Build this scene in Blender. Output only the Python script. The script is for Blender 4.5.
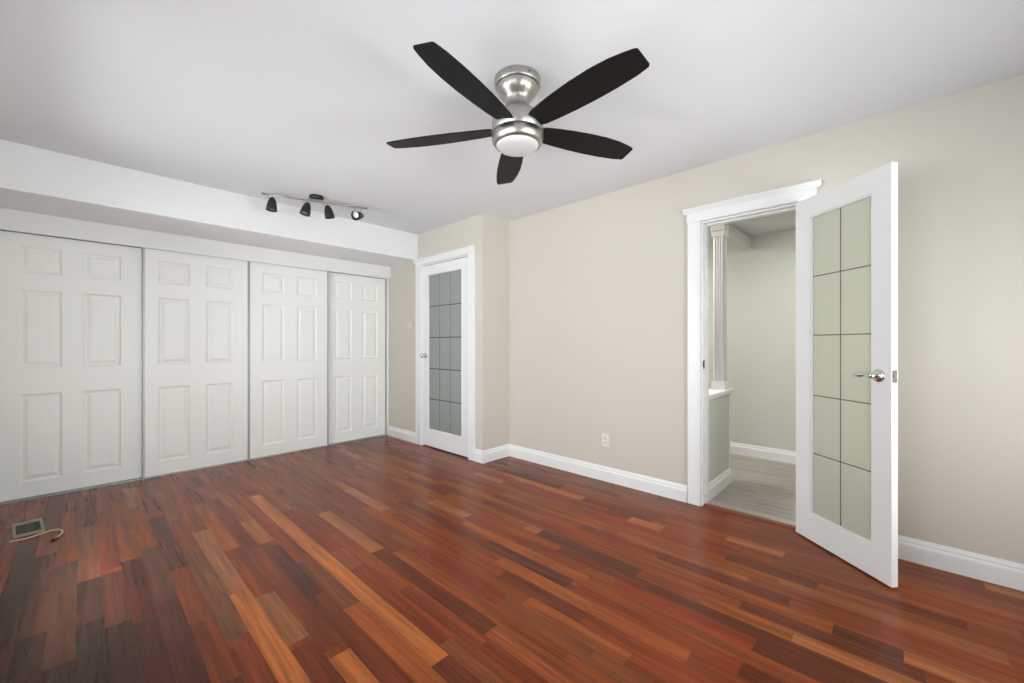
import bpy, bmesh, math, random
from mathutils import Vector, Matrix

# ------------------------------------------------------------------ clear
for o in list(bpy.data.objects):
    bpy.data.objects.remove(o, do_unlink=True)
SC = bpy.context.scene
COL = SC.collection
PI = math.pi

# ------------------------------------------------------------------ room numbers (metres)
H = 2.438                      # ceiling height
XR, XB, YB, YC, YS = 3.055, 2.686, 2.934, 4.702, 4.050   # right wall, closet-door wall, bump return, closet front, soffit face
XL, YN = -0.43, -1.35          # left wall, near wall
XR2 = 3.17                     # hall face of the right wall
XH = 4.744                     # hall back wall
HZ = 2.28                      # hall ceiling
SOF = 2.137                    # soffit underside
DO0, DO1, DOZ = 0.44, 1.02, 2.04   # doorway

# ------------------------------------------------------------------ camera
cam_d = bpy.data.cameras.new('camera')
cam = bpy.data.objects.new('camera', cam_d)
COL.objects.link(cam)
cam.location = (0, 0, 1.163)
cam.rotation_euler = (PI/2, 0, -math.radians(46.5833))
cam_d.sensor_width = 36
cam_d.lens = 406.2444/1024*36
cam_d.shift_y = 2.44/1024
cam_d.clip_start = 0.02
SC.camera = cam

# ------------------------------------------------------------------ sky, daylight, exposure
W = bpy.data.worlds.new('world')
SC.world = W
W.use_nodes = True
bg = W.node_tree.nodes['Background']
bg.inputs[0].default_value = (0.92, 0.955, 1.0, 1)
bg.inputs[1].default_value = 4.3

def area_light(name, loc, direction, sx, sy, energy, color):
    d = bpy.data.lights.new(name, 'AREA')
    d.shape = 'RECTANGLE'; d.size = sx; d.size_y = sy
    d.energy = energy; d.color = color
    o = bpy.data.objects.new(name, d)
    COL.objects.link(o)
    o.location = loc
    o.rotation_euler = Vector(direction).to_track_quat('-Z', 'Z').to_euler()
    return o

# area lamps added outside the window openings to brighten ceiling, closets and open door
area_light('fill_up_left', (XL-0.35, 2.75, 0.85), (1, 0, 0.75), 2.0, 0.9, 52, (1.0, 0.98, 0.96))
area_light('fill_side', (XL-0.22, 0.88, 1.60), (1, 0, -0.10), 1.5, 1.3, 8, (0.94, 0.97, 1.0))
area_light('fill_up_side', (XL-0.35, 0.88, 0.85), (1, 0, 0.75), 1.5, 0.9, 18, (1.0, 0.98, 0.96))
area_light('fill_up_near', (1.50, YN-0.35, 0.85), (0, 1, 0.75), 2.4, 0.9, 102, (1.0, 0.98, 0.96))
# unseen hall ceiling lamp, then a weaker fill added to brighten the hall
area_light('hall_lamp', (3.40, 1.85, HZ-0.02), (0, 0, -1), 0.35, 0.35, 23, (1.0, 0.97, 0.93))
area_light('hall_fill', (4.05, 0.0, HZ-0.02), (0, 0, -1), 0.35, 0.35, 13, (1.0, 0.97, 0.93))

SC.view_settings.view_transform = 'Standard'
SC.view_settings.look = 'None'
SC.view_settings.exposure = 0.0
SC.view_settings.gamma = 1.0
SC.view_settings.use_curve_mapping = False

# ------------------------------------------------------------------ materials
def srgb(r, g, b):
    f = lambda c: (c/255/12.92) if c/255 <= 0.04045 else ((c/255+0.055)/1.055)**2.4
    return (f(r), f(g), f(b), 1)

def mat(name, color, rough=0.5, metal=0.0, spec=0.5, bump=0.0, bscale=200, var=0.0, coat=0.0):
    m = bpy.data.materials.new(name); m.use_nodes = True
    nt = m.node_tree; b = nt.nodes['Principled BSDF']
    b.inputs['Base Color'].default_value = color
    b.inputs['Roughness'].default_value = rough
    b.inputs['Metallic'].default_value = metal
    b.inputs['Specular IOR Level'].default_value = spec
    b.inputs['Coat Weight'].default_value = coat
    tc = nt.nodes.new('ShaderNodeTexCoord')
    n = nt.nodes.new('ShaderNodeTexNoise'); n.inputs['Scale'].default_value = bscale
    n.inputs['Detail'].default_value = 4
    nt.links.new(tc.outputs['Object'], n.inputs['Vector'])
    if bump:
        bp = nt.nodes.new('ShaderNodeBump'); bp.inputs['Strength'].default_value = bump
        bp.inputs['Distance'].default_value = 0.002
        nt.links.new(n.outputs['Fac'], bp.inputs['Height'])
        nt.links.new(bp.outputs['Normal'], b.inputs['Normal'])
    if var:
        n2 = nt.nodes.new('ShaderNodeTexNoise'); n2.inputs['Scale'].default_value = 2.5
        nt.links.new(tc.outputs['Object'], n2.inputs['Vector'])
        mx = nt.nodes.new('ShaderNodeMix'); mx.data_type = 'RGBA'
        mx.inputs[6].default_value = color
        mx.inputs[7].default_value = tuple(c*(1-var) for c in color[:3]) + (1,)
        nt.links.new(n2.outputs['Fac'], mx.inputs[0])
        nt.links.new(mx.outputs[2], b.inputs['Base Color'])
    return m

M = {}
M['wall'] = mat('wall_paint', (0.625, 0.588, 0.528, 1), 0.62, bump=0.08, bscale=260, var=0.03)
M['hallwall'] = mat('hall_wall_paint', (0.62, 0.64, 0.585, 1), 0.62, bump=0.08, bscale=260, var=0.03)
M['ceiling'] = mat('ceiling_paint', (0.715, 0.725, 0.765, 1), 0.8, bump=0.12, bscale=320, var=0.02)
M['soffit'] = mat('soffit_paint', (0.83, 0.84, 0.86, 1), 0.7, bump=0.1, bscale=320, var=0.02)
M['trim'] = mat('trim_paint', (0.83, 0.838, 0.85, 1), 0.32, bump=0.03, bscale=90)
M['closet'] = mat('closet_door_paint', (0.90, 0.91, 0.89, 1), 0.38, bump=0.05, bscale=150)
M['aluminium'] = mat('aluminium', (0.40, 0.42, 0.43, 1), 0.45, metal=0.6, bump=0.04, bscale=400)
M['nickel'] = mat('brushed_nickel', (0.46, 0.44, 0.41, 1), 0.36, metal=1.0, bump=0.03, bscale=500)
M['chrome'] = mat('polished_chrome', (0.75, 0.75, 0.76, 1), 0.12, metal=1.0)
M['blade'] = mat('black_blade', (0.010, 0.009, 0.009, 1), 0.5, spec=0.14, bump=0.1, bscale=120)
M['black'] = mat('black_metal', (0.014, 0.013, 0.013, 1), 0.3, spec=0.5, bump=0.02, bscale=200)
M['dimwall'] = mat('dimmed_inner_wall', (0.30, 0.31, 0.32, 1), 0.7, bump=0.05)  # darkened so the unseen space behind the frosted glass looks dim
M['bronze'] = mat('dark_bronze', (0.10, 0.085, 0.075, 1), 0.35, metal=0.7, bump=0.02)
M['dark'] = mat('dark_gap', (0.02, 0.02, 0.02, 1), 0.8, bump=0.02)
M['lens'] = mat('opal_lens', (0.64, 0.64, 0.65, 1), 0.35, bump=0.01)
M['plate'] = mat('white_plastic', (0.76, 0.75, 0.71, 1), 0.3, bump=0.01)
M['beigeplate'] = mat('painted_plastic', (0.69, 0.655, 0.595, 1), 0.35, bump=0.01)
M['bulb'] = mat('bulb_glass', (0.85, 0.85, 0.85, 1), 0.1, metal=0.3, bump=0.01)
M['register'] = mat('register_metal', (0.31, 0.285, 0.235, 1), 0.45, metal=0.4, bump=0.05)
M['louvre'] = mat('dark_louvre', (0.085, 0.08, 0.07, 1), 0.5, metal=0.3, bump=0.05)
M['cable'] = mat('cream_cable', (0.68, 0.56, 0.42, 1), 0.45, bump=0.02)
M['groove'] = mat('glass_groove', (0.13, 0.12, 0.105, 1), 0.45, bump=0.02)
M['grooveblue'] = mat('glass_groove_dim', (0.12, 0.14, 0.15, 1), 0.45, bump=0.02)
M['backwood'] = mat('subfloor', (0.03, 0.012, 0.008, 1), 0.7, bump=0.05)

def frosted(name, color, trans):
    m = bpy.data.materials.new(name); m.use_nodes = True
    nt = m.node_tree; nt.nodes.clear()
    out = nt.nodes.new('ShaderNodeOutputMaterial')
    d = nt.nodes.new('ShaderNodeBsdfDiffuse'); d.inputs[0].default_value = color
    t = nt.nodes.new('ShaderNodeBsdfTranslucent'); t.inputs[0].default_value = trans
    g = nt.nodes.new('ShaderNodeBsdfGlossy'); g.inputs['Roughness'].default_value = 0.12
    a = nt.nodes.new('ShaderNodeAddShader')
    mx = nt.nodes.new('ShaderNodeMixShader')
    fr = nt.nodes.new('ShaderNodeFresnel'); fr.inputs[0].default_value = 1.45
    tc = nt.nodes.new('ShaderNodeTexCoord')
    n = nt.nodes.new('ShaderNodeTexNoise'); n.inputs['Scale'].default_value = 700
    bp = nt.nodes.new('ShaderNodeBump'); bp.inputs['Strength'].default_value = 0.06
    bp.inputs['Distance'].default_value = 0.001
    nt.links.new(tc.outputs['Object'], n.inputs['Vector'])
    nt.links.new(n.outputs['Fac'], bp.inputs['Height'])
    nt.links.new(bp.outputs['Normal'], g.inputs['Normal'])
    nt.links.new(d.outputs[0], a.inputs[0]); nt.links.new(t.outputs[0], a.inputs[1])
    nt.links.new(fr.outputs[0], mx.inputs[0])
    nt.links.new(a.outputs[0], mx.inputs[1]); nt.links.new(g.outputs[0], mx.inputs[2])
    nt.links.new(mx.outputs[0], out.inputs[0])
    return m
M['frost'] = frosted('frosted_glass', (0.175, 0.212, 0.235, 1), (0.76, 0.73, 0.59, 1))

def window_glass():
    m = bpy.data.materials.new('window_glass'); m.use_nodes = True
    nt = m.node_tree; nt.nodes.clear()
    out = nt.nodes.new('ShaderNodeOutputMaterial')
    t = nt.nodes.new('ShaderNodeBsdfTransparent'); t.inputs[0].default_value = (0.96, 0.98, 0.97, 1)
    g = nt.nodes.new('ShaderNodeBsdfGlossy'); g.inputs['Roughness'].default_value = 0.02
    fr = nt.nodes.new('ShaderNodeFresnel'); fr.inputs[0].default_value = 1.45
    mx = nt.nodes.new('ShaderNodeMixShader')
    nt.links.new(fr.outputs[0], mx.inputs[0])
    nt.links.new(t.outputs[0], mx.inputs[1]); nt.links.new(g.outputs[0], mx.inputs[2])
    nt.links.new(mx.outputs[0], out.inputs[0])
    return m
M['glass'] = window_glass()

def wood_floor(name, rough, coat, streak, grain=1.0, spec=0.5, mottle=0.6):
    """boards carry their own tone in the colour attribute; grain runs along each board"""
    m = bpy.data.materials.new(name); m.use_nodes = True
    nt = m.node_tree; b = nt.nodes['Principled BSDF']; L = nt.links.new
    at = nt.nodes.new('ShaderNodeAttribute'); at.attribute_name = 'tone'
    uv = nt.nodes.new('ShaderNodeUVMap'); uv.uv_map = 'grain'
    mp = nt.nodes.new('ShaderNodeMapping'); mp.inputs['Scale'].default_value = (95, 3.2, 1)
    L(uv.outputs[0], mp.inputs[0])
    n1 = nt.nodes.new('ShaderNodeTexNoise'); n1.inputs['Scale'].default_value = 1.0
    n1.inputs['Detail'].default_value = 5; n1.inputs['Distortion'].default_value = 0.15
    L(mp.outputs[0], n1.inputs['Vector'])
    mp2 = nt.nodes.new('ShaderNodeMapping'); mp2.inputs['Scale'].default_value = (22, 1.1, 1)
    L(uv.outputs[0], mp2.inputs[0])
    n2 = nt.nodes.new('ShaderNodeTexNoise'); n2.inputs['Scale'].default_value = 1.0
    n2.inputs['Detail'].default_value = 3; n2.inputs['Distortion'].default_value = 0.5
    L(mp2.outputs[0], n2.inputs['Vector'])
    r1 = nt.nodes.new('ShaderNodeMapRange'); r1.inputs[1].default_value = 0.3; r1.inputs[2].default_value = 0.7
    r1.inputs[3].default_value = 1-0.28*grain; r1.inputs[4].default_value = 1+0.14*grain
    L(n1.outputs['Fac'], r1.inputs[0])
    r2 = nt.nodes.new('ShaderNodeMapRange'); r2.inputs[1].default_value = 0.32; r2.inputs[2].default_value = 0.68
    r2.inputs[3].default_value = 1-streak; r2.inputs[4].default_value = 1+streak*0.45
    L(n2.outputs['Fac'], r2.inputs[0])
    mu = nt.nodes.new('ShaderNodeMath'); mu.operation = 'MULTIPLY'
    L(r1.outputs[0], mu.inputs[0]); L(r2.outputs[0], mu.inputs[1])
    vm = nt.nodes.new('ShaderNodeVectorMath'); vm.operation = 'SCALE'
    L(at.outputs['Color'], vm.inputs[0]); L(mu.outputs[0], vm.inputs['Scale'])
    mp3 = nt.nodes.new('ShaderNodeMapping'); mp3.inputs['Scale'].default_value = (20, 1.6, 1)
    L(uv.outputs[0], mp3.inputs[0])
    n3 = nt.nodes.new('ShaderNodeTexNoise'); n3.inputs['Scale'].default_value = 1.0
    n3.inputs['Detail'].default_value = 3; n3.inputs['Distortion'].default_value = 0.25
    L(mp3.outputs[0], n3.inputs['Vector'])
    r3 = nt.nodes.new('ShaderNodeMapRange'); r3.inputs[1].default_value = 0.42; r3.inputs[2].default_value = 0.75
    r3.inputs[3].default_value = 0.0; r3.inputs[4].default_value = mottle
    L(n3.outputs['Fac'], r3.inputs[0])
    dk = nt.nodes.new('ShaderNodeVectorMath'); dk.operation = 'MULTIPLY'; dk.inputs[1].default_value = (0.52, 0.42, 0.40)
    L(vm.outputs[0], dk.inputs[0])
    mx = nt.nodes.new('ShaderNodeMix'); mx.data_type = 'RGBA'
    L(r3.outputs[0], mx.inputs[0]); L(vm.outputs[0], mx.inputs[6]); L(dk.outputs[0], mx.inputs[7])
    L(mx.outputs[2], b.inputs['Base Color'])
    b.inputs['Roughness'].default_value = rough
    b.inputs['Specular IOR Level'].default_value = spec
    b.inputs['Coat Weight'].default_value = coat
    b.inputs['Coat Roughness'].default_value = 0.16
    return m
M['floor'] = wood_floor('cherry_boards', 0.24, 0.0, 0.34, 1.1, 0.20, 0.34)
M['hallfloor'] = wood_floor('grey_laminate', 0.38, 0.0, 0.22, 0.8, 0.4, 0.35)

# ------------------------------------------------------------------ mesh helpers
def box(bm, x0, x1, y0, y1, z0, z1, mi=0):
    vs = [bm.verts.new(c) for c in ((x0,y0,z0),(x1,y0,z0),(x1,y1,z0),(x0,y1,z0),(x0,y0,z1),(x1,y0,z1),(x1,y1,z1),(x0,y1,z1))]
    fs = []
    for q in ((3,2,1,0),(4,5,6,7),(0,1,5,4),(1,2,6,5),(2,3,7,6),(3,0,4,7)):
        f = bm.faces.new([vs[i] for i in q]); f.material_index = mi; fs.append(f)
    return vs

def lathe(bm, prof, n=32, center=(0,0,0), axis='Z', mi=0, cap0=False, cap1=False):
    rings = []
    for r, z in prof:
        ring = []
        for k in range(n):
            a = 2*PI*k/n
            p = (r*math.cos(a), r*math.sin(a), z)
            if axis == 'X': p = (z, r*math.cos(a), r*math.sin(a))
            if axis == 'Y': p = (r*math.sin(a), z, r*math.cos(a))
            ring.append(bm.verts.new((p[0]+center[0], p[1]+center[1], p[2]+center[2])))
        rings.append(ring)
    for a, b in zip(rings, rings[1:]):
        for k in range(n):
            f = bm.faces.new((a[k], a[(k+1)%n], b[(k+1)%n], b[k])); f.material_index = mi; f.smooth = True
    if cap0: f = bm.faces.new(rings[0][::-1]); f.material_index = mi
    if cap1: f = bm.faces.new(rings[-1]); f.material_index = mi

def tube(bm, pts, r, n=10, mi=0):
    pts = [Vector(p) for p in pts]; rings = []
    up = Vector((0,0,1))
    for i, p in enumerate(pts):
        t = (pts[min(i+1,len(pts)-1)] - pts[max(i-1,0)]).normalized()
        s = t.cross(up)
        if s.length < 1e-4: s = t.cross(Vector((1,0,0)))
        s.normalize(); u = s.cross(t)
        rings.append([bm.verts.new(p + r*(math.cos(2*PI*k/n)*s + math.sin(2*PI*k/n)*u)) for k in range(n)])
    for a, b in zip(rings, rings[1:]):
        for k in range(n):
            f = bm.faces.new((a[k], a[(k+1)%n], b[(k+1)%n], b[k])); f.smooth = True; f.material_index = mi
    bm.faces.new(rings[0][::-1]).material_index = mi; bm.faces.new(rings[-1]).material_index = mi

def prism(bm, poly, f0, f1):
    """poly: 2-D outline; f0/f1 map a 2-D point to the two end positions"""
    a = [bm.verts.new(f0(*p)) for p in poly]; b = [bm.verts.new(f1(*p)) for p in poly]
    n = len(poly)
    bm.faces.new(a); bm.faces.new(b[::-1])
    for k in range(n):
        bm.faces.new((a[k], b[k], b[(k+1)%n], a[(k+1)%n]))

def obj(name, bm, material, parent=None, bevel=0.0, seg=2, smooth_angle=None):
    bmesh.ops.recalc_face_normals(bm, faces=bm.faces)
    me = bpy.data.meshes.new(name); bm.to_mesh(me); bm.free()
    o = bpy.data.objects.new(name, me); COL.objects.link(o)
    for m in (material if isinstance(material, (list, tuple)) else [material]):
        me.materials.append(m)
    if parent: o.parent = parent
    if bevel:
        b = o.modifiers.new('bevel', 'BEVEL'); b.width = bevel; b.segments = seg
        b.limit_method = 'ANGLE'; b.angle_limit = math.radians(35)
    return o

def empty(name, loc=(0,0,0), rotz=0):
    o = bpy.data.objects.new(name, None); COL.objects.link(o)
    o.location = loc; o.rotation_euler = (0, 0, rotz); o.empty_display_size = 0.05
    return o

def tag(o, label, cat=None, group=None, kind=None):
    o['label'] = label
    if cat: o['category'] = cat
    if group: o['group'] = group
    o['kind'] = kind or 'thing'
    return o

def struct(name, bm, m, label, cat, bevel=0.0, parent=None):
    o = obj(name, bm, m, parent, bevel)
    return tag(o, label, cat, None, 'structure')

# ------------------------------------------------------------------ floors
def boards(bm, x0, x1, y0, y1, w, xoff, seed, tonefn, lmin, lmax, fixed=(), gap=0.0005, z=0.0):
    rnd = random.Random(seed)
    tone = bm.loops.layers.float_color.new('tone'); uvl = bm.loops.layers.uv.new('grain')
    k0 = math.floor((x0-xoff)/w); k1 = math.ceil((x1-xoff)/w)
    def add(a, b, c, d, col):
        a = max(a, x0); b = min(b, x1); c = max(c, y0); d = min(d, y1)
        if b-a < 0.004 or d-c < 0.004: return
        vs = [bm.verts.new(p) for p in ((a+gap,c+gap,z),(b-gap,c+gap,z),(b-gap,d-gap,z),(a+gap,d-gap,z))]
        f = bm.faces.new(vs); f.material_index = 0
        ou, ov = rnd.random()*50, rnd.random()*50
        for l in f.loops:
            l[tone] = (*col, 1); l[uvl].uv = (l.vert.co.x+ou, l.vert.co.y+ov)
    for k in range(k0, k1):
        a, b = xoff+k*w, xoff+(k+1)*w
        fx = sorted([q for q in fixed if q[0] == k], key=lambda q: q[1])
        y = y0 - rnd.random()*lmin
        spans = []
        while y < y1:
            nxt = y + rnd.uniform(lmin, lmax)
            spans.append((y, nxt)); y = nxt
        for s, e in spans:
            segs = [(s, e)]
            for q in fx:
                ns = []
                for u, v in segs:
                    if q[2] <= u or q[1] >= v: ns.append((u, v)); continue
                    if q[1] > u: ns.append((u, q[1]))
                    if q[2] < v: ns.append((q[2], v))
                segs = ns
            for u, v in segs: add(a, b, u, v, tonefn(rnd))
        for q in fx: add(a, b, q[1], q[2], q[3])

def lin(r, g, b): return srgb(r, g, b)[:3]
TONES = [(lin(138,64,30), 5), (lin(130,58,29), 5), (lin(120,53,28), 3.5), (lin(108,48,27), 1.6), (lin(144,70,33), 4.5),
         (lin(138,59,28), 4), (lin(150,76,38), 2), (lin(128,66,37), 2), (lin(164,92,48), 0.6), (lin(98,45,27), 0.5)]
def cherry(rnd):
    r = rnd.random()*sum(w for _, w in TONES)
    for c, w in TONES:
        r -= w
        if r <= 0: break
    j = rnd.uniform(0.9, 1.1)
    return (c[0]*j*1.07, c[1]*j*1.12, c[2]*j*0.92)
OR, LT, TAN = lin(192,108,52), lin(174,100,54), lin(164,100,60)
DK, RD = lin(100,47,29), lin(140,57,27)
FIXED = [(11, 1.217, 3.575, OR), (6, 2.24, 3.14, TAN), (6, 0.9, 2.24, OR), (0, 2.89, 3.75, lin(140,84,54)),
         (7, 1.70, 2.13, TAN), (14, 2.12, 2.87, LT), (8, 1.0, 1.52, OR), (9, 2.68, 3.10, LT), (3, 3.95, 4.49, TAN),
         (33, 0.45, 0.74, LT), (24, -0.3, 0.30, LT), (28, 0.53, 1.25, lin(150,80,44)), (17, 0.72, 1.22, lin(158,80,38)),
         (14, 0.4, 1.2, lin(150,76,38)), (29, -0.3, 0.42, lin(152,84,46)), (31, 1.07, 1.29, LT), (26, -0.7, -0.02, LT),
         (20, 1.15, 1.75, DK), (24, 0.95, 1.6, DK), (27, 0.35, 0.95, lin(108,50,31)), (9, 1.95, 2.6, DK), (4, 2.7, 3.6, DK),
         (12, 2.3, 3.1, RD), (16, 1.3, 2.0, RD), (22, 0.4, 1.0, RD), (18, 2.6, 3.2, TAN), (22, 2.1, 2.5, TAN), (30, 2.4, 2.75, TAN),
         (2, 2.3, 3.0, DK), (2, 1.3, 2.3, lin(84,44,30)), (1, 2.35, 2.9, lin(110,60,44)), (1, 1.5, 2.35, lin(74,44,34)), (0, 2.45, 2.89, lin(78,46,36)), (0, 1.6, 2.45, lin(66,42,34)), (-1, 2.2, 3.2, lin(92,56,40)), (-1, 1.4, 2.2, lin(64,38,30)), (-2, 2.5, 3.4, lin(96,54,36)), (-2, 1.6, 2.5, lin(70,36,28)), (-3, 2.2, 3.0, lin(78,42,30)), (-3, 3.0, 3.8, lin(92,48,32)), (3, 2.4, 3.1, lin(112,64,44)), (3, 1.5, 2.4, lin(92,46,32)), (5, 1.9, 2.9, lin(124,74,48))]  # left boards: brown wood, darkened further in place of shade by the wall
bm = bmesh.new()
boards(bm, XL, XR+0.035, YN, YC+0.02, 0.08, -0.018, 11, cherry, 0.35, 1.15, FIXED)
box(bm, XL, XR+0.035, YN, YC+0.75, -0.06, -0.0015, 1)
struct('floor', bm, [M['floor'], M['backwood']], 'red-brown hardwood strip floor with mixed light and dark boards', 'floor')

def greyoak(rnd):
    j = rnd.uniform(0.90, 1.08)
    return tuple(x*j for x in lin(172,165,154))
bm = bmesh.new()
boards(bm, 3.105, XH+0.05, -0.9, 2.9, 0.19, 3.10, 5, greyoak, 0.8, 1.4)
box(bm, 3.105, XH+0.05, -0.9, 2.9, -0.06, -0.0015, 1)
struct('floor_hall', bm, [M['hallfloor'], M['backwood']], 'pale grey laminate floor in the hall beyond the doorway', 'floor')

bm = bmesh.new()   # reddish reducer strip in the doorway
prism(bm, [(3.062, 0.0), (3.072, 0.009), (3.108, 0.009), (3.116, 0.0)], lambda u, v: (u, DO0-0.005, v), lambda u, v: (u, DO1-0.004, v))
me_t = obj('threshold_strip', bm, mat('threshold_wood', lin(122,58,30)+(1,), 0.3, bump=0.05, bscale=60))
tag(me_t, 'narrow reddish wooden threshold strip across the open doorway', 'threshold')

# ------------------------------------------------------------------ walls and ceilings
bm = bmesh.new(); box(bm, XL-0.12, XR2, YN-0.12, YC+0.75, H, H+0.1)
struct('ceiling', bm, M['ceiling'], 'smooth white ceiling over the whole room', 'ceiling')
bm = bmesh.new(); box(bm, XR2, XH+0.12, -1.0, 3.0, HZ, HZ+0.1)
struct('ceiling_hall', bm, M['ceiling'], 'white hall ceiling seen through the doorway', 'ceiling')

bm = bmesh.new()   # right wall with the doorway
box(bm, XR, XR2, DO1, YB+0.12, 0, H)
box(bm, XR, XR2, YN-0.12, DO0, 0, H)
box(bm, XR, XR2, DO0, DO1, DOZ, H)
struct('wall_right', bm, M['wall'], 'long cream wall on the right with the open doorway', 'wall')

bm = bmesh.new()   # bump-out: short return, then the wall with the frosted door
FD0, FD1, FDZ = 3.130, 3.962, 2.068
box(bm, XB, XR, YB, YB+0.10, 0, H)
box(bm, XB, XB+0.10, YB+0.10, FD0, 0, H)
box(bm, XB, XB+0.10, FD1, YC+0.75, 0, H)
box(bm, XB, XB+0.10, FD0, FD1, FDZ, H)
struct('wall_closet_side', bm, M['wall'], 'cream bump-out wall around the frosted door in the far corner', 'wall')

bm = bmesh.new()   # the closet interior behind the sliding doors
box(bm, XL, XB, YC+0.65, YC+0.75, 0, H)
struct('wall_far', bm, M['wall'], 'plain back wall inside the closet behind the sliding doors', 'wall')

bm = bmesh.new()   # bulkhead above the closet
box(bm, XL, XB, YS, YC+0.65, SOF, H)
struct('wall_soffit', bm, M['soffit'], 'white boxed bulkhead running above the closet doors', 'soffit', bevel=0.004)

WY0, WY1, WZ0, WZ1 = 1.80, 3.75, 0.70, 2.18
VY0, VY1 = 0.15, 1.60
bm = bmesh.new()   # left wall: one window, plus a second opening added for light
for a, b in ((YN-0.12, VY0), (VY1, WY0), (WY1, YC+0.75)): box(bm, XL-0.12, XL, a, b, 0, H)
for a, b in ((VY0, VY1), (WY0, WY1)):
    box(bm, XL-0.12, XL, a, b, 0, WZ0); box(bm, XL-0.12, XL, a, b, WZ1, H)
struct('wall_left', bm, M['wall'], 'cream wall on the left with one window and an added one', 'wall')
NX0, NX1, NZ0, NZ1 = 0.25, 2.75, 0.55, 2.20
bm = bmesh.new()   # near wall behind the camera, its opening added to let light in
box(bm, XL, NX0, YN-0.12, YN, 0, H); box(bm, NX1, XR, YN-0.12, YN, 0, H)
box(bm, NX0, NX1, YN-0.12, YN, 0, NZ0); box(bm, NX0, NX1, YN-0.12, YN, NZ1, H)
struct('wall_near', bm, M['wall'], 'cream wall behind the camera with a wide added window', 'wall')

def window(name, horizontal, a0, a1, z0, z1, wallpos, label):
    def bx(bm, u0, u1, d0, d1, zz0, zz1):
        if horizontal == 'y': box(bm, wallpos+d0, wallpos+d1, u0, u1, zz0, zz1)
        else: box(bm, u0, u1, wallpos+d0, wallpos+d1, zz0, zz1)
    bm = bmesh.new(); t = 0.05
    bx(bm, a0, a1, -0.10, -0.03, z0, z0+t); bx(bm, a0, a1, -0.10, -0.03, z1-t, z1)
    bx(bm, a0, a0+t, -0.10, -0.03, z0+t, z1-t); bx(bm, a1-t, a1, -0.10, -0.03, z0+t, z1-t)
    mid = (a0+a1)/2; bx(bm, mid-0.03, mid+0.03, -0.10, -0.03, z0+t, z1-t)
    w = struct(name, bm, M['trim'], label, 'window')
    bm = bmesh.new(); bx(bm, a0+t, mid-0.03, -0.068, -0.064, z0+t, z1-t); obj('pane', bm, M['glass'], w)
    bm = bmesh.new(); bx(bm, mid+0.03, a1-t, -0.068, -0.064, z0+t, z1-t); obj('pane', bm, M['glass'], w)
    return w
window('window_1', 'y', WY0, WY1, WZ0, WZ1, XL, 'two-pane white window in the left wall near the closet')
window('window_added_side', 'y', VY0, VY1, WZ0, WZ1, XL, 'two-pane white window added in the left wall beside the camera')  # unseen, added for light from the side
window('window_added_near', 'x', NX0, NX1, NZ0, NZ1, YN, 'wide two-pane white window added behind the camera')  # unseen, added for frontal light on the closet doors

# hall shell
bm = bmesh.new(); box(bm, XH, XH+0.12, -1.0, 3.0, 0, HZ)
struct('wall_hall_back', bm, M['hallwall'], 'pale sage-beige back wall of the hall beyond the doorway', 'wall')
bm = bmesh.new(); box(bm, XR2, XH, -1.0, -0.9, 0, HZ)
struct('wall_hall_near', bm, M['hallwall'], 'near end wall of the hall hidden by the doorway', 'wall')
bm = bmesh.new(); box(bm, XR2, XH, 2.8, 2.9, 0, HZ)
struct('wall_hall_far', bm, M['hallwall'], 'far end wall of the hall behind the half wall', 'wall')
HW0, HW1, HWX = 1.021, 1.135, 3.735
bm = bmesh.new(); box(bm, XR2, HWX, HW0, HW1, 0, 0.758)
struct('wall_hall_half', bm, M['hallwall'], 'low half wall just inside the hall under the white column', 'wall')
bm = bmesh.new()
box(bm, XR2, HWX+0.04, HW0-0.018, HW1+0.018, 0.758, 0.784); box(bm, XR2, HWX+0.03, HW0-0.010, HW1+0.010, 0.742, 0.758)
box(bm, HWX, HWX+0.022, HW0-0.004, HW1+0.004, 0, 0.742)
struct('trim_1', bm, M['trim'], 'white ledge capping the hall half wall', 'ledge', bevel=0.003)
# fluted column on the ledge
bm = bmesh.new()
cx0, cx1, cy0, cy1 = 3.622, 3.706, 1.030, 1.112
box(bm, cx0, cx1, cy0, cy1, 0.784, 2.10)
for k in range(4):
    u = cy0+0.008+k*0.0185
    box(bm, cx0-0.006, cx0, u, u+0.010, 0.86, 2.05)
    u = cx0+0.008+k*0.0185
    box(bm, u, u+0.010, cy0-0.006, cy0, 0.86, 2.05)
box(bm, cx0-0.012, cx1+0.012, cy0-0.012, cy1+0.012, 0.784, 0.85)
box(bm, cx0-0.010, cx1+0.010, cy0-0.010, cy1+0.010, 2.055, 2.10)
box(bm, cx0-0.024, cx1+0.006, cy0-0.014, cy1+0.014, 2.10, HZ)
struct('trim_2', bm, M['trim'], 'square white fluted column standing on the hall ledge', 'column', bevel=0.002)
bm = bmesh.new(); box(bm, 3.712, XH-0.035, 1.085, 1.150, 2.145, 2.245); box(bm, XH-0.035, XH, 1.072, 1.163, 2.13, 2.262)
struct('trim_3', bm, M['hallwall'], 'beige beam from the white column to the hall back wall', 'beam', bevel=0.003)
bm = bmesh.new()
za = lambda y: 2.156+(y-0.962)*0.126
prism(bm, [(-0.9, za(-0.9)), (1.016, za(1.016)), (1.016, HZ), (-0.9, HZ)], lambda u, v: (3.63, u, v), lambda u, v: (3.70, u, v))
struct('trim_4', bm, M['hallwall'], 'sage-beige header beam under the hall ceiling across the doorway view', 'beam')

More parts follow.
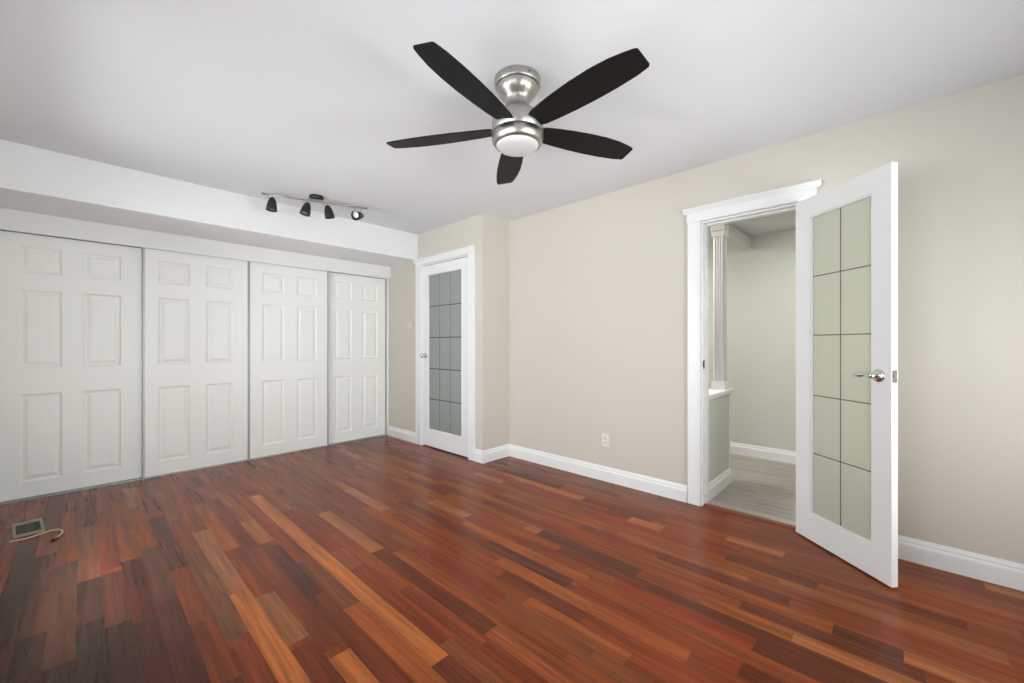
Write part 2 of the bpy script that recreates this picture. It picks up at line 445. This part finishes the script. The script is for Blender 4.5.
# space behind the frosted door
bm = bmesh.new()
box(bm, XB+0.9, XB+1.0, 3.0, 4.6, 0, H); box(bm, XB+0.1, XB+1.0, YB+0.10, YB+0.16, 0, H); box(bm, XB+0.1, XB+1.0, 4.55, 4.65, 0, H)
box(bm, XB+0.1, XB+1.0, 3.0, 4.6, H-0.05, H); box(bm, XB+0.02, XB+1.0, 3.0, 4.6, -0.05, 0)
struct('wall_closet_inside', bm, M['dimwall'], 'darkened walls of the space behind the frosted door', 'wall')

# ------------------------------------------------------------------ baseboards
BH, BT = 0.122, 0.016
PROF = [(0, 0), (BT, 0), (BT, 0.080), (BT-0.002, 0.088), (BT-0.007, 0.094), (BT-0.007, 0.104), (BT-0.010, 0.112), (BT-0.013, BH), (0, BH)]
def base_x(bm, xw, s, y0, y1):    # on a wall x = xw, sticking out towards s
    prism(bm, PROF, lambda u, v: (xw+s*u, y0, v), lambda u, v: (xw+s*u, y1, v))
def base_y(bm, yw, s, x0, x1):
    prism(bm, PROF, lambda u, v: (x0, yw+s*u, v), lambda u, v: (x1, yw+s*u, v))
bm = bmesh.new(); base_x(bm, XR, -1, 1.115, YB); base_y(bm, YB, -1, XB-BT, XR-0.002); base_x(bm, XB, -1, YB, 3.044)
struct('baseboard_right', bm, M['trim'], 'white moulded baseboard from the frosted door round to the doorway', 'baseboard')
bm = bmesh.new(); base_x(bm, XR, -1, YN, 0.352)
struct('baseboard_near', bm, M['trim'], 'white moulded baseboard right of the open door', 'baseboard')
bm = bmesh.new(); base_x(bm, XB, -1, 4.072, YC-0.006)
struct('baseboard_corner', bm, M['trim'], 'short white baseboard between closet doors and frosted door', 'baseboard')
bm = bmesh.new(); base_x(bm, XH, -1, -0.9, 2.8)
struct('baseboard_hall', bm, M['trim'], 'white baseboard along the hall back wall', 'baseboard')
bm = bmesh.new(); base_y(bm, HW0, -1, XR2+0.02, HWX+0.02); base_x(bm, HWX+0.022, 1, HW0-BT, HW1)
struct('baseboard_half', bm, M['trim'], 'white baseboard at the foot of the hall half wall', 'baseboard')

# ------------------------------------------------------------------ door casings (left of the doorway, head, right)
def casing(name, xw, y0, y1, zt, w0, w1, headz, over, label, jamb_x1, stop=True):
    """xw wall face (room side, facing -X); opening y0..y1 up to zt; casing widths w0 (at y0) and w1 (at y1)"""
    bm = bmesh.new(); t = 0.017
    def side(a, b):
        box(bm, xw-t, xw, a, b, 0, zt+0.004)
        d = 0.010
        for e in (a, b-d): box(bm, xw-t-0.004, xw-t, e, e+d, 0, zt+0.004)
    side(y1, y1+w1); side(y0-w0, y0)
    a, b = y0-w0-0.006, y1+w1+0.006
    box(bm, xw-t-0.004, xw, a, b, zt+0.004, headz-0.035)                       # flat head board
    prof = [(0, headz-0.035), (t+0.006, headz-0.035), (t+0.010, headz-0.026), (t+0.016, headz-0.018), (t+0.026, headz-0.008), (t+0.026, headz), (0, headz)]
    prism(bm, prof, lambda u, v: (xw-u, a-min(u, over), v), lambda u, v: (xw-u, b+min(u, over), v))   # stepped cornice
    # jamb lining and stop
    jt = 0.012
    box(bm, xw-0.002, jamb_x1, y1-jt, y1, 0, zt); box(bm, xw-0.002, jamb_x1, y0, y0+jt, 0, zt)
    box(bm, xw-0.002, jamb_x1, y0+jt, y1-jt, zt-jt, zt)
    if stop:
        box(bm, xw+0.045, xw+0.078, y1-jt-0.010, y1-jt, 0, zt-jt); box(bm, xw+0.045, xw+0.078, y0+jt, y0+jt+0.010, 0, zt-jt)
        box(bm, xw+0.045, xw+0.078, y0+jt+0.010, y1-jt-0.010, zt-jt-0.010, zt-jt)
    return struct(name, bm, M['trim'], label, 'door frame', bevel=0.0015)
fr = casing('trim_5', XR, DO0, DO1, DOZ, 0.086, 0.088, 2.143, 0.026, 'white moulded frame with cornice round the open doorway', XR2+0.012)
bm = bmesh.new(); box(bm, XR+0.006, XR+0.034, DO1-0.0135, DO1-0.012, 0.985, 1.045); box(bm, XR-0.003, XR+0.006, DO1-0.0135, DO1-0.012, 0.998, 1.032)
sp = obj('strike_plate', bm, M['black'], fr); sp['label'] = 'dark strike plate'
casing('trim_6', XB, FD0, FD1, FDZ, 0.084, 0.108, 2.137, 0.022, 'white frame round the closed frosted door', XB+0.10, stop=False)

# ------------------------------------------------------------------ glazed doors
def glazed_door(root, w, z0, z1, th, gx0, gx1, gz0, gz1, vlines, hlines, groove, gw):
    """local: x from hinge (0) to free edge (w), front face y=0, back y=-th (y grows towards the viewer)"""
    bm = bmesh.new()
    box(bm, 0, gx0, -th, 0, z0, z1); box(bm, gx1, w, -th, 0, z0, z1)
    box(bm, gx0, gx1, -th, 0, z0, gz0); box(bm, gx0, gx1, -th, 0, gz1, z1)
    bmesh.ops.remove_doubles(bm, verts=bm.verts, dist=1e-5)
    obj('door_slab', bm, M['trim'], root)
    bm = bmesh.new(); s = 0.011         # glazing stops, set back from the face
    for y0, y1 in ((-0.013, -0.003), (-th+0.003, -th+0.013)):
        box(bm, gx0, gx0+s, y0, y1, gz0, gz1); box(bm, gx1-s, gx1, y0, y1, gz0, gz1)
        box(bm, gx0+s, gx1-s, y0, y1, gz0, gz0+s); box(bm, gx0+s, gx1-s, y0, y1, gz1-s, gz1)
    obj('glazing_bead', bm, M['trim'], root, bevel=0.002)
    bm = bmesh.new(); box(bm, gx0, gx1, -th/2-0.003, -th/2+0.003, gz0, gz1)
    pane = obj('glass_pane', bm, M['frost'], root); pane['label'] = 'frosted glass pane'
    bm = bmesh.new(); yf = -th/2+0.003
    for v in vlines: box(bm, v-gw*0.5, v+gw*0.5, yf, yf+0.0012, gz0+s, gz1-s)
    for hz, ww in hlines: box(bm, gx0+s, gx1-s, yf, yf+0.0014, hz-ww*0.5, hz+ww*0.5)
    g = obj('grid_line', bm, groove, pane); g['label'] = 'thin dark grid lines on the glass'
    return root

# door_2: the open door, hinged on the right side of the doorway
hx, hy = 3.016, 0.450
ang = math.atan2(-0.74959, -0.66191)
d2 = empty('door_2', (hx, hy, 0), ang)
# local +x along the door, local +y = rotate(+90deg) of that; the visible face must look along (-0.75, 0.66)
d2.scale = (1, 1, 1)
tag(d2, 'open white door with ten-light frosted glass standing out from the doorway', 'door', kind='structure')
def flip(root):        # mirror child meshes in local y so that the front face looks along -local y side chosen here
    for ch in root.children:
        for v in ch.data.vertices: v.co.y = -v.co.y
        ch.data.flip_normals()
        for c2 in ch.children:
            for v in c2.data.vertices: v.co.y = -v.co.y
            c2.data.flip_normals()
DW = 0.578
def lever(root, x, z, side, th, toward):
    """side=+1 front; lever points towards local x direction 'toward'"""
    y0 = 0 if side > 0 else -th
    bm = bmesh.new(); lathe(bm, [(0.0001, 0), (0.033, 0), (0.033, 0.004), (0.029, 0.009), (0.016, 0.012), (0.0001, 0.0125)], 28, (x, y0, z), 'Y')
    if side < 0:
        for v in bm.verts: v.co.y = y0-(v.co.y-y0)
    rose = obj('door_handle', bm, M['chrome'], root); rose['label'] = 'chrome lever handle'
    bm = bmesh.new(); s = side
    lathe(bm, [(0.011, 0.010), (0.011, 0.036), (0.0125, 0.046), (0.0001, 0.050)], 18, (x, 0, z), 'Y')
    for v in bm.verts: v.co.y = y0+s*v.co.y
    n = 14
    pts = []
    for i in range(n+1):
        t = i/n
        pts.append((x+toward*(0.002+0.090*t), y0+s*(0.042-0.004*t), z+0.001*math.sin(t*PI)-0.003*t*t, (0.0085-0.010*t if t < 0.35 else 0.005+0.0065*math.sin((t-0.35)/0.65*PI*0.93))))
    rings = []
    for px, py, pz, r in pts:
        rings.append([bm.verts.new((px, py+0.75*r*math.cos(2*PI*k/12), pz+r*math.sin(2*PI*k/12))) for k in range(12)])
    for a, b in zip(rings, rings[1:]):
        for k in range(12):
            f = bm.faces.new((a[k], a[(k+1)%12], b[(k+1)%12], b[k])); f.smooth = True
    bm.faces.new(rings[0]); bm.faces.new(rings[-1])
    obj('lever', bm, M['chrome'], rose)

H2 = [(1.558, 0.0054), (1.214, 0.0054), (0.862, 0.0054), (0.522, 0.0054)]
TH = 0.033
glazed_door(d2, DW, 0.009, 2.026, TH, 0.108, 0.485, 0.163, 1.914, [0.295], H2, M['groove'], 0.0052)
lever(d2, 0.516, 1.008, 1, TH, -1)
lever(d2, 0.516, 1.008, -1, TH, -1)
bm = bmesh.new(); box(bm, DW, DW+0.0015, -TH/2-0.012, -TH/2+0.012, 0.978, 1.038)
lp = obj('latch_plate', bm, M['bronze'], d2)
bm = bmesh.new(); prism(bm, [(-0.008, 0), (0.008, 0), (0.006, 0.010), (-0.008, 0.003)], lambda u, v: (DW+0.0015+v, -TH/2+u, 0.998), lambda u, v: (DW+0.0015+v, -TH/2+u, 1.018))
lb = obj('latch_bolt', bm, M['chrome'], lp)
for hz in (0.22, 1.02, 1.82):
    bm = bmesh.new(); lathe(bm, [(0.0001, hz-0.045), (0.006, hz-0.045), (0.006, hz+0.045), (0.0001, hz+0.045)], 12, (-0.004, -TH-0.003, 0))
    obj('hinge', bm, M['nickel'], d2)
flip(d2)
# undo: local y is now mirrored, front face at y=0 and back at y=+th

# door_1: the closed frosted door, hinged on the right (towards the room corner)
d1 = empty('door_1', (XB+0.004, FD0+0.014, 0), PI/2)
tag(d1, 'closed white door with frosted grey glass in the far corner', 'door', kind='structure')
W1 = (FD1-0.014)-(FD0+0.014)
o1 = FD0+0.014
H1 = [(1.586, 0.0085), (1.235, 0.0085), (0.885, 0.0085), (0.543, 0.0085)]
glazed_door(d1, W1, 0.012, 2.050, 0.035, 3.262-o1, 3.858-o1, 0.195, 1.949, [3.462-o1, 3.655-o1], H1, M['grooveblue'], 0.0035)
bm = bmesh.new()
lathe(bm, [(0.0001, 0), (0.030, 0), (0.030, 0.004), (0.012, 0.010), (0.011, 0.028), (0.022, 0.036), (0.027, 0.048), (0.024, 0.058), (0.0001, 0.063)], 26, (W1-0.045, 0, 1.030), 'Y')
kn = obj('door_knob', bm, M['chrome'], d1); kn['label'] = 'round chrome knob'
for hz in (0.28, 1.04, 1.80):
    bm = bmesh.new(); lathe(bm, [(0.0001, hz-0.044), (0.0065, hz-0.044), (0.0065, hz+0.044), (0.0001, hz+0.044)], 12, (-0.006, 0.004, 0))
    obj('hinge', bm, M['nickel'], d1)
# local +y of a frame turned by 90deg is world -x: towards the room, as wanted

# ------------------------------------------------------------------ sliding closet doors
CZ0, CZ1 = 0.012, 1.992
def panel_door(bm, w, z0, z1, th, px, pz):
    """front face at y=0 looking -y; raised panels: px column spans, pz row spans (local x / z)"""
    xs = sorted({0, w, *[c for p in px for c in p]}); zs = sorted({z0, z1, *[c for p in pz for c in p]})
    cache = {}
    def V(x, y, z):
        k = (round(x,5), round(y,5), round(z,5))
        if k not in cache: cache[k] = bm.verts.new(k)
        return cache[k]
    def quad(*p): bm.faces.new([V(*q) for q in p])
    for xa, xb in zip(xs, xs[1:]):
        for za_, zb in zip(zs, zs[1:]):
            if (xa, xb) in px and (za_, zb) in pz:
                steps = [(0, 0), (0.006, 0.007), (0.014, 0.0115), (0.020, 0.0115), (0.044, 0.003)]
                rings = [[(xa+i, d, za_+i), (xb-i, d, za_+i), (xb-i, d, zb-i), (xa+i, d, zb-i)] for i, d in steps]
                for a, b in zip(rings, rings[1:]):
                    for k in range(4): quad(a[k], a[(k+1)%4], b[(k+1)%4], b[k])
                quad(*rings[-1])
            else:
                quad((xa,0,za_),(xb,0,za_),(xb,0,zb),(xa,0,zb))
    quad((0,th,z0),(0,th,z1),(w,th,z1),(w,th,z0))
    for a, b in zip(xs, xs[1:]):
        quad((a,0,z0),(a,th,z0),(b,th,z0),(b,0,z0)) if False else None
    vs = lambda pts: bm.faces.new([bm.verts.new(p) for p in pts])
    vs([(0,0,z0),(w,0,z0),(w,th,z0),(0,th,z0)]); vs([(0,0,z1),(w,0,z1),(w,th,z1),(0,th,z1)])
    vs([(0,0,z0),(0,th,z0),(0,th,z1),(0,0,z1)]); vs([(w,0,z0),(w,th,z0),(w,th,z1),(w,0,z1)])

ROWS = [(0.128, 0.785), (0.982, 1.568), (1.695, 1.894)]
def closet_door(x0, x1, y, label, cols, edges):
    w = x1-x0
    r = empty('closet_door', (x0, y, 0)); tag(r, label, 'closet door', 'sliding closet doors')
    bm = bmesh.new(); e = 0.012
    panel_door(bm, w-2*e, CZ0+0.004, CZ1-0.003, 0.022, cols, ROWS)
    for v in bm.verts: v.co.x += e
    obj('door_panel', bm, M['closet'], r)
    for a in (0, w-e):
        bm = bmesh.new()
        box(bm, a, a+e, -0.004, 0.024, CZ0, CZ1); 
        k = a if a == 0 else a+e-0.004
        box(bm, k, k+0.004, -0.008, -0.004, CZ0, CZ1)
        s = obj('edge_strip', bm, M['aluminium'], r); s['label'] = 'silver aluminium edge strip'
    bm = bmesh.new(); box(bm, e, w-e, -0.002, 0.0, CZ0, CZ0+0.012) ; obj('bottom_rail', bm, M['closet'], r)
    return r
YF, YBK = YC+0.002, YC+0.036
E_ = 0.012
closet_door(-0.428, 0.368, YBK, 'leftmost white six-panel sliding closet door above the floor vent', [(-0.325+0.428-E_, -0.110+0.428-E_), (0.003+0.428-E_, 0.222+0.428-E_)], None)
closet_door(0.356, 1.143, YF, 'second white six-panel sliding closet door from the left', [(0.456-0.356-E_, 0.674-0.356-E_), (0.796-0.356-E_, 1.012-0.356-E_)], None)
closet_door(1.140, 1.924, YF, 'third white six-panel sliding closet door from the left', [(1.262-1.140-E_, 1.470-1.140-E_), (1.592-1.140-E_, 1.800-1.140-E_)], None)
closet_door(1.895, 2.664, YBK, 'rightmost white six-panel sliding closet door beside the cream corner', [(2.012-1.895-E_, 2.215-1.895-E_), (2.345-1.895-E_, 2.550-1.895-E_)], None)
bm = bmesh.new()    # floor track
box(bm, XL+0.003, XB-0.003, YC-0.004, YC+0.070, 0, 0.004)
for y in (YC-0.004, YC+0.030, YC+0.066): box(bm, XL+0.003, XB-0.003, y, y+0.004, 0.004, 0.010)
tk = obj('closet_track', bm, M['aluminium']); tag(tk, 'silver floor track under the sliding closet doors', 'door track')
bm = bmesh.new()    # fascia hiding the top track
box(bm, XL+0.002, XB-0.001, YC-0.045, YC-0.025, 1.985, SOF)
box(bm, XL+0.002, XB-0.001, YC-0.025, YC+0.07, 2.006, SOF)
struct('trim_7', bm, M['trim'], 'white fascia board above the sliding closet doors', 'fascia', bevel=0.002)
bm = bmesh.new(); box(bm, 2.668, XB, YC+0.012, YC+0.07, 0, 2.006)
struct('trim_8', bm, M['closet'], 'slim white jamb at the right end of the closet', 'jamb')

# ------------------------------------------------------------------ ceiling fan
FX, FY = 1.4415, 1.3275
fan = empty('ceiling_fan', (FX, FY, H)); tag(fan, 'brushed nickel ceiling fan with five black blades and round light', 'ceiling fan')
bm = bmesh.new()
lathe(bm, [(0.0001, 0.0), (0.106, 0.0), (0.110, -0.004), (0.110, -0.036), (0.106, -0.042), (0.098, -0.043)], 56)
can = obj('canopy', bm, M['nickel'], fan)
for a in (2.3, 4.4, 0.2):
    bm = bmesh.new()
    lathe(bm, [(0.0001, 0.112), (0.004, 0.1115), (0.004, 0.108)], 10, (0, 0, 0), 'X')
    bmesh.ops.rotate(bm, verts=bm.verts, cent=(0,0,0), matrix=Matrix.Rotation(a, 3, 'Z'))
    for v in bm.verts: v.co.z -= 0.022
    obj('screw', bm, M['black'], can)
bm = bmesh.new()
lathe(bm, [(0.099, -0.040), (0.098, -0.052), (0.092, -0.068), (0.080, -0.084), (0.067, -0.096), (0.060, -0.108), (0.058, -0.122), (0.060, -0.136),
           (0.068, -0.150), (0.085, -0.164), (0.104, -0.176), (0.118, -0.190), (0.124, -0.208), (0.125, -0.262), (0.1225, -0.2645)], 56)
obj('motor_housing', bm, M['nickel'], fan)
bm = bmesh.new(); lathe(bm, [(0.1225, -0.2643), (0.1200, -0.2650), (0.1200, -0.2690), (0.1225, -0.2705)], 56)
obj('seam_ring', bm, M['black'], fan)
bm = bmesh.new(); lathe(bm, [(0.1200, -0.270), (0.1250, -0.2705), (0.1245, -0.290), (0.120, -0.306), (0.112, -0.318), (0.104, -0.320), (0.100, -0.316)], 56)
obj('light_ring', bm, M['nickel'], fan)
bm = bmesh.new(); lathe(bm, [(0.102, -0.314), (0.1005, -0.321), (0.094, -0.330), (0.075, -0.337), (0.045, -0.3405), (0.0001, -0.342)], 48)
ln = obj('light_lens', bm, M['lens'], fan); ln['label'] = 'round white opal light lens'
# blades: outline in (radius, tangent); tangent grows counter-clockwise seen from above
CW = [(0.115,-0.040),(0.135,-0.050),(0.20,-0.060),(0.28,-0.068),(0.38,-0.074),(0.48,-0.074),(0.56,-0.067),(0.62,-0.055),(0.660,-0.044),(0.669,-0.036)]
CCW = [(0.668,0.046),(0.662,0.055),(0.61,0.064),(0.52,0.070),(0.42,0.071),(0.32,0.068),(0.22,0.061),(0.145,0.053),(0.118,0.044)]
def blade_bm():
    bm = bmesh.new(); p = CW+CCW; t = 0.0035
    prism(bm, p, lambda u, v: (u, v, -t), lambda u, v: (u, v, t))
    bmesh.ops.recalc_face_normals(bm, faces=bm.faces)
    return bm
proto = None
for k in range(5):
    a = math.radians(193.2+72*k)
    if proto is None:
        b = obj('blade', blade_bm(), M['blade'], fan, bevel=0.002); proto = b
        bm = bmesh.new(); box(bm, 0.100, 0.150, -0.022, 0.022, 0.0035, 0.009); box(bm, 0.085, 0.12, -0.016, 0.016, -0.002, 0.007)
        ir = obj('blade_iron', bm, M['nickel'], b, bevel=0.001); piron = ir
    else:
        b = proto.copy(); COL.objects.link(b); b.parent = fan
        ir = piron.copy(); COL.objects.link(ir); ir.parent = b
    b.location = (0, 0, -0.240)
    droop = math.radians((1.35, -0.2, -0.9, -0.3, 0.9)[k])
    b.rotation_euler = (Matrix.Rotation(a, 3, 'Z') @ Matrix.Rotation(droop, 3, 'Y') @ Matrix.Rotation(math.radians(-11.5), 3, 'X')).to_euler()

# ------------------------------------------------------------------ track light
tl = empty('track_light', (1.388, 3.638, H), math.atan2(3.500-3.769, 1.769-1.008))
tag(tl, 'four-head spotlight bar with black bell shades on the ceiling', 'track light')
bm = bmesh.new(); lathe(bm, [(0.0001, 0), (0.056, 0), (0.058, -0.003), (0.058, -0.024), (0.054, -0.028), (0.0001, -0.029)], 40)
cn = obj('canopy', bm, M['black'], tl)
HL = 0.405
bm = bmesh.new(); tube(bm, [(-HL, 0, -0.044), (-0.2, 0, -0.044), (0, 0, -0.044), (0.2, 0, -0.044), (HL+0.012, 0, -0.044)], 0.009, 12)
box(bm, -0.055, 0.055, -0.010, 0.010, -0.046, -0.028)
obj('rail', bm, M['nickel'], tl)
def head(xx, tilt, yaw, label, drop=0.0):
    """shade opens towards local -Z before tilting"""
    hd = empty('lamp_head', (xx, 0, -0.046)); hd.parent = tl
    hd['label'] = label
    bm = bmesh.new()
    tube(bm, [(0, 0, 0.004), (0, 0, -0.020)], 0.007, 10)
    if drop:
        for q in (-0.030, 0.030): tube(bm, [(q, 0, 0.002), (q*0.9, 0, -0.012), (q*0.25, 0, -0.018-drop*0.7), (0, 0, -0.024-drop)], 0.0045, 8)
    else:
        tube(bm, [(-0.030, 0, 0.000), (-0.034, 0, -0.016), (-0.024, 0, -0.028), (0, 0, -0.034)], 0.0045, 8)
    obj('bracket', bm, M['nickel'], hd)
    R = (Matrix.Rotation(yaw, 3, 'Z') @ Matrix.Rotation(tilt, 3, 'Y'))
    back = R @ Vector((0, 0, 0.062 if drop else 0.0))    # the low-hung head is held by its middle
    bm = bmesh.new()
    outer = [(0.0001, 0.004), (0.014, 0.002), (0.022, -0.008), (0.030, -0.028), (0.036, -0.055), (0.040, -0.085), (0.042, -0.105)]
    inner = [(r-0.0025, z) for r, z in outer[::-1][:-2]]
    lathe(bm, outer+inner, 28)
    bmesh.ops.rotate(bm, verts=bm.verts, cent=(0,0,0), matrix=R)
    s = obj('lamp_shade', bm, M['black'], hd); s.location = Vector((0, 0, -0.022-drop))+back
    bm = bmesh.new(); lathe(bm, [(0.012, -0.03), (0.018, -0.06), (0.031, -0.088), (0.031, -0.094), (0.024, -0.099), (0.0001, -0.100)], 22)
    bmesh.ops.rotate(bm, verts=bm.verts, cent=(0,0,0), matrix=R)
    b = obj('bulb', bm, M['bulb'], hd); b.location = Vector((0, 0, -0.014-drop))+back
    return hd
head(-0.328, math.radians(4), 0.3, 'leftmost black bell lamp head')
head(-0.066, math.radians(14), 0.3, 'black bell lamp head left of the canopy')
head(0.084, math.radians(-14), 0.3, 'black bell lamp head right of the canopy')
head(0.338, math.radians(74), math.radians(46), 'lamp head turned to show its bulb', 0.050)

# ------------------------------------------------------------------ small things
ow = empty('wall_outlet', (XR, 1.796, 0.346)); tag(ow, 'white duplex power outlet low on the cream right wall', 'outlet')
bm = bmesh.new(); box(bm, -0.006, 0, -0.033, 0.033, -0.054, 0.054); obj('cover_plate', bm, M['plate'], ow, bevel=0.003)
for z in (-0.021, 0.021):
    bm = bmesh.new(); box(bm, -0.009, -0.005, -0.017, 0.017, z-0.014, z+0.014)
    rc = obj('receptacle', bm, M['plate'], ow, bevel=0.002)
    bm = bmesh.new(); box(bm, -0.0096, -0.0088, -0.009, -0.006, z-0.004, z+0.007); box(bm, -0.0096, -0.0088, 0.006, 0.009, z-0.004, z+0.006)
    box(bm, -0.0096, -0.0088, -0.0025, 0.0025, z-0.011, z-0.006)
    obj('slot', bm, M['dark'], rc)

sw = empty('light_switch', (XB, 4.229, 1.366)); tag(sw, 'pale round wall dial between closet and frosted door', 'switch')
bm = bmesh.new(); lathe(bm, [(0.0001, 0), (0.044, 0), (0.044, -0.006), (0.040, -0.010), (0.0001, -0.0105)], 36, (0,0,0), 'X'); obj('cover_plate', bm, M['beigeplate'], sw)
bm = bmesh.new(); lathe(bm, [(0.020, -0.0100), (0.019, -0.020), (0.016, -0.023), (0.0001, -0.0235)], 28, (0,0,0), 'X'); obj('dial', bm, M['beigeplate'], sw)

fv = empty('floor_vent', (-0.236, 3.975, 0), math.radians(5)); tag(fv, 'grey-brown metal floor vent near the leftmost closet door', 'floor vent')
bm = bmesh.new()
vw, vl = 0.064, 0.152
for a in ((-vw, vw, -vl, -vl+0.05), (-vw, vw, vl-0.05, vl), (-vw, -vw+0.014, -vl+0.05, vl-0.05), (vw-0.014, vw, -vl+0.05, vl-0.05)): box(bm, *a, 0.0003, 0.006)
obj('frame', bm, M['register'], fv, bevel=0.002)
bm = bmesh.new()
for k in range(13):
    y = -vl+0.056+k*0.0152
    box(bm, -vw+0.014, vw-0.014, y, y+0.0055, 0.0012, 0.0040)
box(bm, -0.003, 0.003, -vl+0.05, vl-0.05, 0.0012, 0.0045)
obj('grille', bm, M['louvre'], fv)
bm = bmesh.new(); box(bm, -vw+0.012, vw-0.012, -vl+0.046, vl-0.046, 0.0002, 0.0008); obj('opening', bm, M['dark'], fv)

def spline(pts, n=12):
    out = []
    P = [Vector(p) for p in pts]; P = [2*P[0]-P[1]]+P+[2*P[-1]-P[-2]]
    for i in range(1, len(P)-2):
        for k in range(n):
            t = k/n; a, b, c, d = P[i-1:i+3]
            out.append(0.5*((2*b)+(c-a)*t+(2*a-5*b+4*c-d)*t*t+(3*b-a-3*c+d)*t**3))
    out.append(P[-2]); return out
cb = empty('coaxial_cable', (-0.278, 3.80, 0)); tag(cb, 'short cream cable curling on the floor in front of the vent', 'cable')
cp = [(-0.292, 3.772, -0.004), (-0.285, 3.772, 0.004), (-0.23, 3.762, 0.0045), (-0.165, 3.780, 0.010), (-0.125, 3.790, 0.012), (-0.092, 3.765, 0.010), (-0.085, 3.715, 0.008), (-0.098, 3.665, 0.007), (-0.112, 3.635, 0.0068)]
bm = bmesh.new(); tube(bm, [(x+0.278, y-3.80, z) for x, y, z in map(tuple, spline(cp))], 0.0042, 10); obj('cord', bm, M['cable'], cb)
bm = bmesh.new(); tube(bm, [(x+0.278, y-3.80, z) for x, y, z in [(-0.110, 3.640, 0.0070), (-0.116, 3.624, 0.0070), (-0.124, 3.603, 0.0070)]], 0.0062, 12)
pg = obj('connector', bm, M['black'], cb); pg['label'] = 'black connector end'
